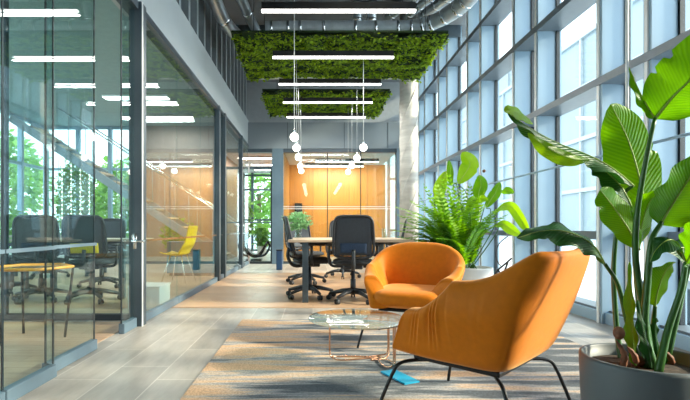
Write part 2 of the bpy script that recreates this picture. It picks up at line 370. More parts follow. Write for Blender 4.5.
# --- back partition of the hall
fs = B('trim_3', (LX, BY-.1, 2.79), (2.12, BY+.1, 3.42), 'fascia'); struct(fs, 'grey fascia panel above the meeting room glass', 'trim')
for i, x in enumerate((-.62, .75, 1.8)):
    b = B('trim_joint', (x, BY-.104, 2.79), (x+.012, BY-.1, 3.42), 'frame_dark'); struct(b, ORD[i] + ' thin dark joint from the left in the grey fascia', 'trim')
b = B('trim_4', (LX, BY-.07, 2.70), (2.12, BY+.07, 2.79), 'frame_dark'); struct(b, 'dark head rail of the meeting room glass', 'trim')
for x0, x1, l in ((-.99, -.72, 'steel post between the garden door and meeting room'), (2.02, 2.12, 'steel post at the right end of the meeting room')):
    b = B('wall_steel_post', (x0, BY-.1, 0), (x1, BY+.1, 2.79), 'steel'); struct(b, l, 'post')
for i, (x0, x1) in enumerate(((-.72, .35), (.36, 1.16), (1.17, 2.02))):
    r = sroot('window_%d' % (13+i), ('left', 'middle', 'right')[i] + ' glass pane of the meeting room front', 'glass partition', ((x0+x1)/2, BY, 0)); h = (x1-x0)/2
    B('pane', (-h, -.006, .05), (h, .006, 2.7), 'pane', r); B('bottom_rail', (-h, -.03, .001), (h, .03, .06), 'frame_dark', r)
    B('frosted_band', (-h, -.009, 1.33), (h, -.0065, 1.345), 'white', r); B('frosted_band', (-h, -.009, 1.38), (h, -.0065, 1.395), 'white', r); 
    B('edge_seal', (h-.01, -.012, .06), (h+.01, .012, 2.7), 'frame_line', r)
d = sroot('door_2', 'glass door to the garden lounge at the far left', 'glass door', (-1.27, BY, 0))
B('pane', (-.27, -.006, .05), (.27, .006, 2.3), 'pane', d); B('bottom_rail', (-.27, -.03, .001), (.27, .03, .06), 'frame_line', d)
B('frame', (-.27, -.03, 2.3), (.27, .03, 2.36), 'frame_dark', d); B('frame', (.24, -.03, .06), (.28, .03, 2.3), 'frame_line', d)
B('mid_rail', (-.27, -.02, .99), (.27, .02, 1.02), 'steel', d)
# meeting room shell
b = B('wall_wood', (-.72, 14.0, 0), (2.2, 14.1, 2.79), 'woodwall'); struct(b, 'honey wood panelled wall of the meeting room', 'wall')
b = B('wall_meeting_left', (-.82, BY+.1, 0), (-.72, 14.1, 2.79), 'woodwall'); struct(b, 'wood side wall beside the garden door', 'wall')
b = B('ceiling_meeting', (-2.9, BY+.1, 2.79), (2.12, 16.2, 2.86), 'ceil_light'); struct(b, 'white ceiling of the meeting room', 'ceiling')
pr = sroot('window_16', 'glazed right side of the meeting room', 'glass partition', (2.12, 12.6, 0)); B('pane', (-.006, -1.35, .0), (.006, 1.35, 2.79), 'pane', pr)
b = B('wall_upper', (LX-.4, 12.4, 2.86), (RX, 12.5, CZ), 'greywall'); struct(b, 'grey upper wall at the far end of the hall', 'wall')
glazing('window_17', 'tall garden windows beyond the far glass door', 'y', 16.0, -2.8, -.72, .05, 2.79, 3, (.1, 1.15, 2.2, 2.7), 'frame_dark')
b = B('wall_garden_left', (-2.9, 11.3, 0), (-2.8, 16.1, 2.79), 'greywall'); struct(b, 'grey left wall of the garden lounge', 'wall')
glazing('window_18', 'white end windows beyond the concrete column', 'y', 13.4, 2.2, RX, .0, CZ, 2, (.8, 2.3, 3.5), 'fin')
# --- right window wall
FY = [.58]
y = 3.57
k = 0
for base in (1.77, 3.57, 5.37, 7.17, 8.97, 10.77, 12.57):
    FY += [base, base+.61]
for i, y in enumerate(FY):
    r = sroot('column_window', ORD[i] + ' powder blue window column from the near end of the right side', 'column', (RX, y, 0))
    B('column_body', (-.225, -.005, 0), (.05, .085, CZ), 'fin', r)
    B('edge_strip', (-.237, .025, 0), (-.225, .06, CZ), 'white', r)
    B('gasket', (-.02, -.018, 0), (.02, -.005, CZ), 'frame_line', r)
for i in range(len(FY)-1):
    y0, y1 = FY[i]+.10, FY[i+1]
    r = sroot('window_%d' % (20+i), ORD[i] + ' tall window bay from the near end of the right side', 'window', (RX, (y0+y1)/2, 0)); h = (y1-y0)/2
    B('pane', (-.006, -h, .12), (.006, h, CZ), 'winpane', r)
    B('window_frame', (-.02, h-.025, .12), (.02, h, CZ), 'frame_line', r)
    B('transom', (-.16, -h, .02), (.05, h, .12), 'transom', r)
    B('transom', (-.10, -h, .76), (.05, h, .84), 'transom', r)
for z, l in ((2.21, 'lowest'), (3.20, 'middle'), (4.05, 'highest')):
    b = B('trim_6', (RX-.245, .6, z-.035), (RX+.04, 13.3, z+.035), 'transom'); struct(b, l + ' long grey transom running across the window columns', 'transom')
b = B('wall_right_blocker', (RX-.15, -1.2, 0), (RX+.05, .6, CZ), 'greywall'); struct(b, 'unseen plain grey wall added before the windows to block daylight', 'wall')  # unseen solid stretch, added to keep daylight off the front armchair's side
hr = sroot('trim_5', 'slim rail running across the window columns', 'rail'); MB().tube([(RX-.25, .6, 1.52), (RX-.25, 13, 1.52)], .012).build('rail_bar', 'fin', hr)
b = B('window_sill', (RX-.52, 6.1, .78), (RX-.29, 9.2, .83), 'transom'); struct(b, 'grey ledge along the windows behind the fern', 'sill')
b = B('baseboard_right', (RX-.2, .6, 0), (RX-.0, 13.3, .10), 'fin'); struct(b, 'pale blue plinth along the windows', 'baseboard')
# slender pipes in front of windows
for i, (px, Yd) in enumerate(((627, 3.75), (604, 4.25), (516, 6.3), (480, 7.6))):
    q = P(px, 228, Yd); o = MB().tube([(q.x, Yd, 0), (q.x, Yd, CZ)], .012).build('window_pipe', 'white'); struct(o, ORD[i] + ' slender white pipe from the right rising before the windows', 'pipe')
# outside
g = B('ground', (-60, -40, -.4), (90, 120, -.12), 'pave'); struct(g, 'pale paving outside the building', 'ground')

# column
c = thing('concrete_column', 'round ribbed pale concrete column at the back right', 'column', (1.75, 8.4, 0)); c['kind'] = 'structure'
m_ = MB(); m_.lathe([(.165, 0), (.165, CZ)], seg=32); m_.build('shaft', 'concrete', c)
m_ = MB()
for k in range(4):
    m_.tube([(.168*math.cos(a*.25+k*PI/2), .168*math.sin(a*.25+k*PI/2), a*.1) for a in range(0, 49)], .008, 5)
m_.build('spiral_rib', 'concrete', c)

# ================================================================== CEILING THINGS
LPOS = [5.03, 6.40, 7.60, 8.70, 9.85]
names = ['nearest hanging strip light, in front of the big moss panel', 'strip light hanging just under the front of the big moss panel', 'strip light hanging at the far edge of the big moss panel', 'strip light hanging under the small far moss panel', 'farthest strip light, just above the grey fascia']
s0 = thing('strip_light', names[0], 'ceiling light', (.28, LPOS[0], 3.24), 0, 'hanging strip lights')
B('housing', (-.84, -.03, .012), (.84, .03, .09), 'housing', s0); B('diffuser', (-.84, -.02, -.008), (.84, .02, .012), 'lamp', s0)
for x in (-.7, .7): MB().tube([(x, 0, .09), (x, 0, 1.5)], .003, 5).build('cable', 'cable', s0)
def shorten(r, f):
    for c in r.children:
        if c.name.startswith('cable'): c.scale.z = f; c.location.z = .09*(1-f)
for i, y in enumerate(LPOS[1:]):
    r = dup(s0, (.28, y, 3.24), 0, names[i+1])
    if i != 2: shorten(r, .10)
for n, (x, y) in enumerate(((.9, 12.2), (.6, 13.1))):
    dup(s0, (x, y, 2.62), 0, ('strip light nearer the glass inside the meeting room', 'strip light nearer the wood wall inside the meeting room')[n], 'meeting room strip lights')
for o in [o for o in COL.objects if o.name.startswith('cable') and o.parent and o.parent.location.z < 3]:
    o.scale.z = .12; o.location.z = .08
# office ceiling lights on the left and garden lounge lights
for n, (x, y, l) in enumerate(((-3.3, 8.6, 'flat white ceiling light in the left office, nearer one'), (-3.3, 10.4, 'flat white ceiling light in the left office, farther one'), (-1.45, 12.4, 'flat ceiling light over the garden lounge, nearest'), (-1.5, 13.7, 'flat ceiling light over the garden lounge, middle'), (-1.55, 14.9, 'flat ceiling light over the garden lounge, farthest'))):
    z = 3.32 if x < -2 else 2.77
    t = thing('panel_light', l, 'ceiling light', (x, y, z), 0, 'flat white ceiling lights')
    w = .6 if x < -2 else .34
    B('frame', (-w, -.11, -.02), (w, .11, .018), 'white', t); B('diffuser', (-w+.01, -.10, -.028), (w-.01, .10, -.02), 'lamp', t)
# pendants
pend = None
rows = [(-.245, y, 'left') for y in (6.02, 6.82, 7.72, 8.85, 9.6)] + [(.745, y, 'right') for y in (6.80, 7.80, 8.80, 9.75)]
order = ['first', 'second', 'third', 'fourth', 'fifth']; cnt = {'left': 0, 'right': 0}
for x, y, side in rows:
    ztop = CZ if y < 6.2 else (3.43 if y < 7.95 or y > 8.75 else CZ)
    l = 'white globe pendant light, %s from the front in the %s row above the work table' % (order[cnt[side]], side); cnt[side] += 1
    t = thing('pendant_light', l, 'pendant light', (x, y, 2.06), 0, 'globe pendants over the work table')
    MB().sphere((0, 0, 0), .055, 20).build('globe', 'globe', t); MB().lathe([(.014, .055), (.014, .09), (.006, .10)], seg=10).build('cap', 'chrome', t)
    MB().tube([(0, 0, .09), (0, 0, ztop-2.06-.002)], .0045 if cnt[side] == 1 else .002, 6).build('cord', 'cord', t)
# moss panels
def moss(name, label, x0, x1, y0, y1, z, seed):
    rnd = random.Random(seed)
    t = thing(name, label, 'moss panel', ((x0+x1)/2, (y0+y1)/2, z), 0, 'green moss panels under the ceiling')
    hx, hy = (x1-x0)/2, (y1-y0)/2
    B('tray', (-hx+.03, -hy+.03, .05), (hx-.03, hy-.03, .075), 'mossback', t)
    from mathutils import noise
    m_ = MB(); nv = 0
    n = int((x1-x0)*(y1-y0)*2300)
    for i in range(n):
        x = rnd.uniform(-hx, hx); y = rnd.uniform(-hy, hy)
        f = noise.noise(V((x*3+seed, y*4, 0)))*.5 + noise.noise(V((x*9, y*11, seed)))*.4
        edge = min(hx-abs(x), hy-abs(y))
        if edge < .06 and rnd.random() < .5-f: continue
        z_ = .06 - .15*max(0, f+.38) + rnd.uniform(-.015, .02)
        a = rnd.uniform(0, 2*PI); L = rnd.uniform(.025, .06); w = L*.45
        d = V((math.cos(a), math.sin(a), rnd.uniform(-.9, .15))).normalized(); sd = d.cross(V((rnd.uniform(-.5, .5), rnd.uniform(-.5, .5), 1))).normalized()*w
        c0 = V((x, y, z_)); 
        m_.quad(c0, c0+d*L*.5+sd, c0+d*L, c0+d*L*.5-sd)
    o = m_.build('moss', 'moss', t, smooth=False, fixn=False); o['kind'] = 'stuff'
    m_ = MB(); gx = m_.grid(lambda u, v: V((lerp(-hx+.01, hx-.01, u), lerp(-hy+.01, hy-.01, v), .065 - .14*max(0, noise.noise(V((lerp(-hx, hx, u)*3+seed, lerp(-hy, hy, v)*4, 0)))*.5+noise.noise(V((lerp(-hx, hx, u)*9, lerp(-hy, hy, v)*11, seed)))*.4+.38))), 60, 40)
    m_.build('moss_bed', 'mossback', t)
    B('edge_rail', (-hx+.1, hy+.012, .0), (hx-.1, hy+.036, .03), 'white', t)
    for xx in (-hx+.3, hx-.3):
        for yy in (-hy+.2, hy-.2): MB().tube([(xx, yy, .075), (xx, yy, CZ-z-.001)], .004, 5).build('hanger', 'cable', t)
    return t
moss('moss_panel', 'large bright green moss panel hanging nearest under the ceiling', -1.12, 1.85, 6.15, 7.95, 3.45, 3)
moss('moss_panel', 'smaller green moss panel farther back above the fascia', -1.0, 1.5, 8.75, 10.6, 3.45, 9)
# ducts
def duct(label, pts, r, m='duct', fl=6):
    t = thing('air_duct', label, 'air duct', (0, 0, 0), 0, 'silver ducts under the ceiling')
    pth = bez(pts, 40); MB().tube(pth, r, 20).build('duct_body', m, t)
    for k in range(fl):
        i = int((k+.5)/fl*38); dv = (pth[i+1]-pth[i]).normalized()
        MB().tube([pth[i]-dv*.02, pth[i]+dv*.02], r*1.06, 20).build('collar', 'chrome', t)
    return t
duct('wrapped silver duct crossing the hall behind the front edge of the moss', [(-.75, 7.3, 4.03), (0, 7.3, 4.04), (1.2, 7.3, 4.04), (1.75, 7.2, 4.05), (2.15, 6.8, 4.12), (2.4, 6.2, 4.3)], .115, 'ductwrap', 14)
duct('silver duct dropping at the upper left, outer one', [(-1.48, 5.2, 4.45), (-1.42, 6.2, 4.2), (-1.33, 6.9, 3.98), (-1.1, 7.5, 3.93), (-.6, 7.55, 3.93)], .10, 'duct', 5)
duct('silver duct dropping at the upper left, inner one', [(-1.18, 5.2, 4.55), (-1.12, 6.2, 4.35), (-1.0, 7.0, 4.15), (-.9, 7.8, 4.1)], .075, 'duct', 5)
for i, (px, l) in enumerate(((352, 'upright silver duct near the middle of the ceiling'), (366, 'second upright silver duct near the middle of the ceiling'))):
    q = P(px, 0, 8.2); duct(l, [(q.x, 8.2, 3.9), (q.x+.03, 8.2, 4.2), (q.x+.08, 8.1, 4.5), (q.x+.1, 8.0, CZ)], .085, 'duct', 2)
for i in range(4):
    px = 388+i*17; a = P(px, 17, 8.3); b_ = P(px+34, -8, 7.4)
    duct(('first', 'second', 'third', 'fourth')[i] + ' slanting silver duct from the left at the upper right', [a, (a*2+b_)/3, (a+b_*2)/3, b_], .07 if i % 2 else .085, 'duct', 3)

# ================================================================== ARMCHAIRS
def shell_out(s, z, Zb=.285, narrow=.15, sq=3.1):
    """outer plan point of the shell. s in [-1,1] from right arm front round the back to left arm front"""
    tau = max(0, (z-Zb)/.47)
    a = .285 + .085*smooth01(tau*1.6) - narrow*max(0, tau-.5)
    vb = .235 + .18*tau
    vf = .325 - .24*tau
    v0 = -.03
    sg = 1 if s >= 0 else -1; q = 1-abs(s)       # q 0 at arm front, 1 at back centre
    if q < .38:
        k = q/.38; v = lerp(vf, v0, k); u = a - .035*(1-k)**2
    else:
        ph = (q-.38)/.62*PI/2; n = lerp(6.5, sq, min(1, tau))
        u = a*max(0, math.cos(ph))**(2/n); v = v0 - (vb+v0)*max(0, math.sin(ph))**(2/n)
    return V((sg*u, v, z))
def top_h(s, reach=.62, rise=.215):
    q = 1-abs(s)
    return .515 + .02*smooth01(q/.3) + rise*smooth01((q-.10)/reach)
def armchair(name, label, loc, rz, narrow, sq, reach, rise):
    t = thing(name, label, 'armchair', loc, rz, 'orange velvet armchairs')
    ns = 361; Zb = .285
    prof = [(0, .0), (.06, 0), (.15, 0), (.3, 0), (.45, 0), (.6, 0), (.75, 0), (.88, 0), (.96, .006), (1.0, .024), (.992, .05), (.95, .066), (.82, .076), (.6, .084), (.4, .095), (.22, .11), (.10, .12)]
    bm = bmesh.new(); rings = []
    for i in range(ns):
        s = lerp(-1, 1, i/(ns-1)); H = top_h(s, reach, rise); ring = []
        q = 1-abs(s)
        for j, (f, th) in enumerate(prof):
            z = Zb + (H-Zb)*f
            p = shell_out(s, z, Zb, narrow, sq); e = 1e-3
            tg = shell_out(min(1, s+e), z, Zb, narrow, sq) - shell_out(max(-1, s-e), z, Zb, narrow, sq); tg.z = 0
            if tg.length < 1e-9: tg = V((1, 0, 0))
            n = V((-tg.y, tg.x, 0)).normalized()
            c = V((0, .0, z)) - p; c.z = 0
            if n.dot(c) < 0: n = -n
            inset = th*(1 + .55*(1-smooth01(q/.42)))
            if f < .12: inset += .035*(1-f/.12)**2     # tuck under
            p = p + n*inset
            # sewn folds on the arms
            win = math.exp(-((q-.24)/.13)**2)*math.sin(PI*min(1, max(0, (f-.25)/.75)))
            p += n*.0055*win*math.sin(q*150+3*math.sin(q*47)+1.5*math.sin(f*4))
            # rounded arm front
            if q < .05: p.z -= .03*(1-q/.05)**2*f; 
            ring.append(bm.verts.new(p))
        rings.append(ring)
    for a, b in zip(rings, rings[1:]):
        for k in range(len(prof)): bm.faces.new((a[k], a[(k+1) % len(prof)], b[(k+1) % len(prof)], b[k]))
    for ring, sg in ((rings[0], 1), (rings[-1], -1)):
        cen = sum((v.co for v in ring), V())/len(ring)
        mid = []
        for v in ring: mid.append(bm.verts.new(lerp(v.co, cen, .45) + V((0, .022, 0))))
        for k in range(len(ring)): bm.faces.new((ring[k], ring[(k+1) % len(ring)], mid[(k+1) % len(ring)], mid[k]))
        cv = bm.verts.new(cen + V((0, .028, 0)))
        for k in range(len(ring)): bm.faces.new((mid[k], mid[(k+1) % len(ring)], cv))
    m_ = MB(); m_.bm.free(); m_.bm = bm; m_.build('shell', 'velvet', t, sub=1)
    # seat cushion
    m_ = MB()
    def seat(u, v):
        ph = (u-.5)*2*PI; th = (v-.5)*PI
        cu = lambda x, n: math.copysign(abs(x)**(2/n), x)
        rx, ry, rz_ = .262, .275, .072
        c = cu(math.cos(th), 4.5)
        return V((rx*c*cu(math.cos(ph), 5), .045+ry*c*cu(math.sin(ph), 5), .358+rz_*cu(math.sin(th), 2.6)))
    m_.grid(seat, 65, 25); bmesh.ops.remove_doubles(m_.bm, verts=m_.bm.verts, dist=1e-4); m_.build('seat_cushion', 'velvet', t)
    m_ = MB(); m_.bb((-.21, -.18, .262), (.21, .22, .288), .008); m_.build('under_frame', 'black', t, smooth=False)
    for sx in (-1, 1):
        for sy in (-1, 1):
            pts = [(sx*.10, sy*.10, .258), (sx*.20, sy*.185+.02, .258), (sx*.262, sy*.235+.02, .246), (sx*.285, sy*.26+.02, .20), (sx*.315, sy*.30+.02, .08), (sx*.33, sy*.318+.02, .008)]
            MB().tube(bez(pts, 22), .0085, 8).build('leg', 'black', t)
    return t
armchair('armchair', 'orange velvet armchair in the foreground, its back turned to the camera', (.765, 2.11, .006), R(45), .13, 5.0, .57, .245)
armchair('armchair', 'orange velvet armchair facing the camera behind the glass coffee table', (.75, 3.47, .006), R(158), -.02, 2.9, .90, .215)

# rug
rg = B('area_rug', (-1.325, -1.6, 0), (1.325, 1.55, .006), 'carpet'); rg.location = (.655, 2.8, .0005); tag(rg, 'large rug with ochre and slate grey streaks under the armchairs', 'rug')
# coffee table
ct = thing('coffee_table', 'low round glass coffee table with copper rod frame', 'coffee table', (.275, 2.92, .0065))
MB().lathe([(.001, .284), (.300, .284), (.306, .288), (.306, .294), (.300, .298), (.001, .298)], seg=64, capb=False, capt=False).build('glass_top', 'tglass', ct)
ring = [(.05+.235*math.cos(a/48*2*PI), .01+.235*math.sin(a/48*2*PI), .272) for a in range(49)]
tag(MB().tube(ring, .006, 8).build('support_ring', 'black', ct), 'black ring under the glass')
hub = (.165, .13, .008)
for k, (lx, ly) in enumerate(((-.165, .10), (.22, -.12), (.23, .16))):
    for sgn in (-1, 1):
        d = V((hub[0]-lx, hub[1]-ly, 0)).normalized(); n = V((-d.y, d.x, 0))*sgn
        base = V((lx, ly, 0)) + n*.006
        pts = [base+V((0, 0, .284)), base+V((0, 0, .16)), base+V((0, 0, .06)), base+d*.012+n*.008+V((0, 0, .018)), base+d*.06+n*.035+V((0, 0, .008)), base+d*.16+n*.03+V((0, 0, .008)), V(hub)]
        MB().tube(bez(pts, 30), .0048, 8).build('frame_rod', 'copper', ct)
mg = thing('magazine', 'bright cyan magazine lying on the rug under the front armchair', 'magazine', (.50, 2.66, .007), R(25))
B('cover', (-.05, -.12, 0), (.05, .12, .008), 'cyan', mg); B('pages', (-.047, -.117, .0015), (.052, .117, .0065), 'white', mg)

# ================================================================== BIG PLANT
def leaf(root, org, pts, W, hint, fold=.25, m='leaf', asym=(1, 1), peak=.42, tear=0, ripple=.012, nl=34, nw=11, seed=0, rib='rib', wp=.75, curl=0, name='leaf'):
    rnd = random.Random(seed); path = bez([p - org for p in pts], nl)
    bm = bmesh.new(); uvl = bm.loops.layers.uv.new('UVMap'); rows = []; uvd = {}
    tears = [(rnd.uniform(.15, .9), rnd.choice((-1, 1)), rnd.uniform(.35, .8)) for _ in range(tear)]
    hint = V(hint)
    for i in range(nl):
        t = i/(nl-1); T = (path[min(i+1, nl-1)] - path[max(i-1, 0)]).normalized()
        Sd = (hint - T*hint.dot(T)).normalized(); Nn = T.cross(Sd)
        x = t**(math.log(.5)/math.log(peak)); w = W*max(0, math.sin(PI*x))**wp + .002
        row = []
        for j in range(nw):
            f = lerp(-1, 1, j/(nw-1)); sgn = 0 if f < 0 else 1; ww = w*asym[sgn]
            for (tt, sd, dp) in tears:
                if (f > 0) == (sd > 0) and abs(t-tt) < .022 and abs(f) > 1-dp: ww *= .84
            r = ripple*math.sin(t*19+f*2+seed)*abs(f)**2 * min(1, w/.03)
            off = Sd*f*ww*math.cos(fold*abs(f)) + Nn*(abs(f)*ww*math.sin(fold) + r + curl*f*abs(f)*ww)
            # leaf edges sweep towards tip
            v = bm.verts.new(path[i] + off + T*abs(f)*ww*.12); uvd[v] = (f, t); row.append(v)
        rows.append(row)
    for a, b in zip(rows, rows[1:]):
        for k in range(nw-1):
            fc = bm.faces.new((a[k], a[k+1], b[k+1], b[k]))
            for lp in fc.loops: lp[uvl].uv = uvd[lp.vert]
    mb = MB(); mb.bm.free(); mb.bm = bm; o = mb.build(name, m, root, fixn=False)
    if rib:
        MB().tube(path, [lerp(.0045, .001, i/(nl-1))*(W/.09)**.5 for i in range(nl)], 6).build('midrib', rib, o)
    return o
def stalk(root, org, pts, r0, r1, m='stalk', n=24, name='stalk'):
    pth = bez([p-org for p in pts], n); return MB().tube(pth, [lerp(r0, r1, i/(n-1)) for i in range(n)], 10).build(name, m, root)
PY = 1.5
org = V(((645-313)/460*PY, PY, .0068))
bp = thing('potted_banana_plant', 'tall broad-leaved plant in a grey planter at the right edge', 'potted plant', org)
MB().lathe([(.125, 0), (.14, .004), (.165, .12), (.182, .27), (.188, .43), (.186, .442), (.178, .444), (.174, .438), (.171, .40), (.001, .40)], seg=56, capt=False).build('pot', 'pot_grey', bp)
MB().lathe([(.001, .408), (.09, .412), (.168, .403)], seg=40, capb=False, capt=False).build('soil', 'soil', bp)
def Q(px, py, dy=0): return P(px, py, PY+dy)
# stalks
stalk(bp, org, [Q(652, 372, .03), Q(645, 320, .03), Q(636, 262, .03), Q(637, 215, .02), Q(646, 160, 0), Q(655, 118, 0)], .013, .006)
stalk(bp, org, [Q(655, 372, -.02), Q(645, 330), Q(648, 275), Q(652, 240), Q(662, 222, 0)], .014, .007)
stalk(bp, org, [Q(640, 366, .08), Q(628, 325, .1), Q(618, 285, .1), Q(605, 264, .1)], .010, .006)
stalk(bp, org, [Q(622, 366, .10), Q(616, 320, .14), Q(614, 260, .16), Q(622, 200, .15), Q(633, 185, .12)], .010, .006)
stalk(bp, org, [Q(650, 372, .06), Q(653, 330, .08), Q(655, 306, .05)], .011, .006)
stalk(bp, org, [Q(658, 374, -.08), Q(668, 330, -.06), Q(681, 290, -.06), Q(686, 262, -.06)], .012, .007)
stalk(bp, org, [Q(648, 372, .0), Q(640, 310, .05), Q(636, 260, .08), Q(641, 232, .1), Q(648, 215, .12)], .012, .006)
stalk(bp, org, [Q(664, 372, .05), Q(676, 320, .06), Q(688, 270, .08), Q(700, 240, .08)], .011, .007)
# sheath leaves (spear shaped)
leaf(bp, org, [Q(636, 366, -.02), Q(632, 320, 0), Q(630, 262, 0)], .022, (1, .1, 0), .5, 'leaf', peak=.35, seed=41, rib=None)
leaf(bp, org, [Q(652, 368, -.06), Q(645, 335, -.06), Q(638, 300, -.05)], .018, (1, .2, 0), .5, 'leaf_dark', peak=.4, seed=42, rib=None)
leaf(bp, org, [Q(660, 368, .04), Q(655, 332, .04), Q(657, 318, .03)], .016, (1, 0, 0), .5, 'leaf_dark', peak=.4, seed=43, rib=None)
# big blades
leaf(bp, org, [Q(648, 222, .16), Q(640, 180, .18), Q(628, 140, .18), Q(611, 104, .14)], .098, (1, -.12, .28), .18, 'leaf', (1.0, .92), .45, 2, .006, seed=1, wp=.62)
leaf(bp, org, [Q(655, 119, 0), Q(646, 104, .0), Q(637, 86, -.02), Q(629, 67, -.05)], .050, (1, .55, -.25), .55, 'leaf', (.45, 1.0), .35, 0, .004, seed=2)
leaf(bp, org, [Q(655, 119, 0), Q(672, 98, -.03), Q(690, 80, -.06), Q(715, 50, -.1), Q(735, 40, -.14)], .105, (-.75, .35, .85), .25, 'leaf', (1, 1.0), .42, 7, .012, seed=3, wp=.55)
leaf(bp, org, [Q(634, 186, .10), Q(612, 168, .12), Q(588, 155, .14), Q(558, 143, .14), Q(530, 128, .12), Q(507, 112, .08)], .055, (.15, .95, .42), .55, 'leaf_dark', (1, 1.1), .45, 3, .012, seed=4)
leaf(bp, org, [Q(533, 124, .12), Q(522, 115, .10), Q(512, 110, .08), Q(505, 112, .07)], .026, (.2, .5, .8), .2, 'leaf_light', (1, 1), .5, 0, .003, seed=14, rib=None)
leaf(bp, org, [Q(590, 160, .11), Q(570, 158, .10), Q(548, 148, .10), Q(528, 133, .10)], .036, (.4, -.2, .9), .2, 'leaf_light', (.9, .5), .5, 0, .004, seed=15, rib=None)
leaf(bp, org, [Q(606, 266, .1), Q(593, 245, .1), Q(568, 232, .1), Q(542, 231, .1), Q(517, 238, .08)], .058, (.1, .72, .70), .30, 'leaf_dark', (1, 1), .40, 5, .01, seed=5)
leaf(bp, org, [Q(640, 250, .05), Q(628, 228, .05), Q(612, 205, .05), Q(600, 190, .03)], .058, (.8, .1, .65), .28, 'leaf', (.9, 1.0), .5, 1, .006, seed=6, wp=.6)
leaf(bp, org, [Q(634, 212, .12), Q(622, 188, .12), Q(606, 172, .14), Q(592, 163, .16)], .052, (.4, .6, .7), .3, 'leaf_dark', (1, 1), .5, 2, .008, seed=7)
leaf(bp, org, [Q(660, 225, .02), Q(672, 205, 0), Q(688, 180, -.03), Q(706, 150, -.06)], .105, (-.75, .25, -.6), .28, 'leaf', (1, .9), .42, 3, .009, seed=8, wp=.58)
leaf(bp, org, [Q(636, 252, .08), Q(640, 232, .08), Q(648, 205, .05), Q(660, 190, .0)], .052, (.9, .2, -.4), .3, 'leaf', (.9, 1), .5, 0, .005, seed=9)
leaf(bp, org, [Q(655, 306, .05), Q(658, 290, .03), Q(665, 272, .0), Q(674, 262, -.03)], .048, (.9, -.1, .4), .25, 'leaf', (1, .85), .45, 1, .004, seed=10, wp=.6)
leaf(bp, org, [Q(686, 262, -.06), Q(678, 244, -.08), Q(668, 240, -.1), Q(656, 250, -.1), Q(650, 262, -.1)], .045, (.3, .9, .3), .3, 'leaf_dark', (1, 1), .5, 1, .006, seed=11)
leaf(bp, org, [Q(704, 236, .05), Q(692, 246, .02), Q(676, 247, .0), Q(660, 238, .0)], .06, (.3, .8, .65), .3, 'leaf_dark', (1, 1), .45, 2, .008, seed=12)
leaf(bp, org, [Q(686, 265, -.06), Q(694, 250, -.1), Q(706, 240, -.12), Q(725, 238, -.12)], .07, (.3, .5, .8), .3, 'leaf', (1, 1), .45, 2, .008, seed=13)
leaf(bp, org, [Q(700, 240, .08), Q(694, 215, .06), Q(690, 190, .02), Q(700, 170, -.02)], .07, (.9, .2, .1), .3, 'leaf_dark', (1, 1), .5, 2, .008, seed=16)
# dry sheaths round the base
for k, (px, py, dpy) in enumerate(((620, 340, 24), (631, 346, 30), (637, 352, 18), (667, 350, 22))):
    a = Q(px+3, 366, .02*k-.02)-org; b_ = Q(px-4, py, .02*k-.04)-org
    MB().tube(bez([a, lerp(a, b_, .5)+V((.008, -.01, 0)), b_], 10), [.010, .011, .009, .011, .008, .010, .007, .008, .004, .001], 7).build('dry_sheath', 'bark', bp)
o = MB().sphere(Q(619, 333, -.03)-org, .017, 12, (1, 1, 1.25)).build('bud_stump', 'bark', bp)

# ================================================================== FERN PLANT
def frond(root, base, tip, sag, L=.05, n=24, seed=0, m='fern', lw=.011):
    rnd = random.Random(seed); base = V(base); tip = V(tip)
    mid = lerp(base, tip, .55) + V((0, 0, sag)); pth = bez([base, lerp(base, mid, .5)+V((0, 0, sag*.35)), mid, tip], n+1)
    mb = MB(); mb.tube(pth, [lerp(.004, .0012, i/n) for i in range(n+1)], 5)
    side0 = (tip-base).cross(V((0, 0, 1))).normalized()
    for i in range(3, n+1):
        t = i/n; T = (pth[i]-pth[i-1]).normalized(); Sd = (side0 - T*side0.dot(T)).normalized(); Nn = T.cross(Sd)
        l = L*(math.sin(PI*min(1, .12+t*.88)**.9)**.6)*rnd.uniform(.85, 1.1) + .006
        for sg in (-1, 1):
            d = (Sd*sg + T*.55 - V((0, 0, .25)) + Nn*rnd.uniform(-.15, .15)).normalized(); w = T*lw
            p0 = pth[i]; mb.quad(p0-w*.3, p0+d*l*.45-w*.8+Nn*.004, p0+d*l, p0+d*l*.45+w*.9+Nn*.004)
    return mb.build('frond', m, root, smooth=False, fixn=False)
FYd = 5.4
fo = V(((472-313)/460*FYd, FYd, 0))
fp = thing('potted_fern', 'bushy fern and broad leaves in a white round planter behind the orange chair', 'potted plant', fo)
MB().lathe([(.19, 0), (.20, .005), (.225, .15), (.235, .40), (.230, .412), (.215, .412), (.21, .37), (.001, .37)], seg=48, capt=False).build('pot', 'pot_white', fp)
MB().lathe([(.001, .385), (.207, .375)], seg=32, capb=False, capt=False).build('soil', 'soil', fp)
def F(px, py, dy=0): return P(px, py, FYd+dy) - fo
rnd = random.Random(5)
crown = F(458, 258) ; crown.y = 0
tips = [(394, 206), (398, 222), (396, 236), (401, 248), (405, 213), (408, 232), (410, 200), (418, 193), (414, 242), (404, 256), (424, 184), (430, 196), (436, 182), (442, 176), (448, 172), (425, 206), (420, 220), (432, 216), (440, 200), (455, 180), (462, 188), (470, 184), (478, 196), (450, 200), (486, 204), (494, 210), (500, 206), (482, 222), (470, 206), (508, 214), (490, 232), (412, 262), (428, 262), (474, 240), (500, 222), (444, 222), (416, 212), (400, 228), (426, 232), (396, 214), (399, 243), (392, 230), (407, 220), (411, 250), (420, 254), (402, 238), (416, 228), (432, 248), (436, 226), (484, 190), (460, 204), (436, 238)]
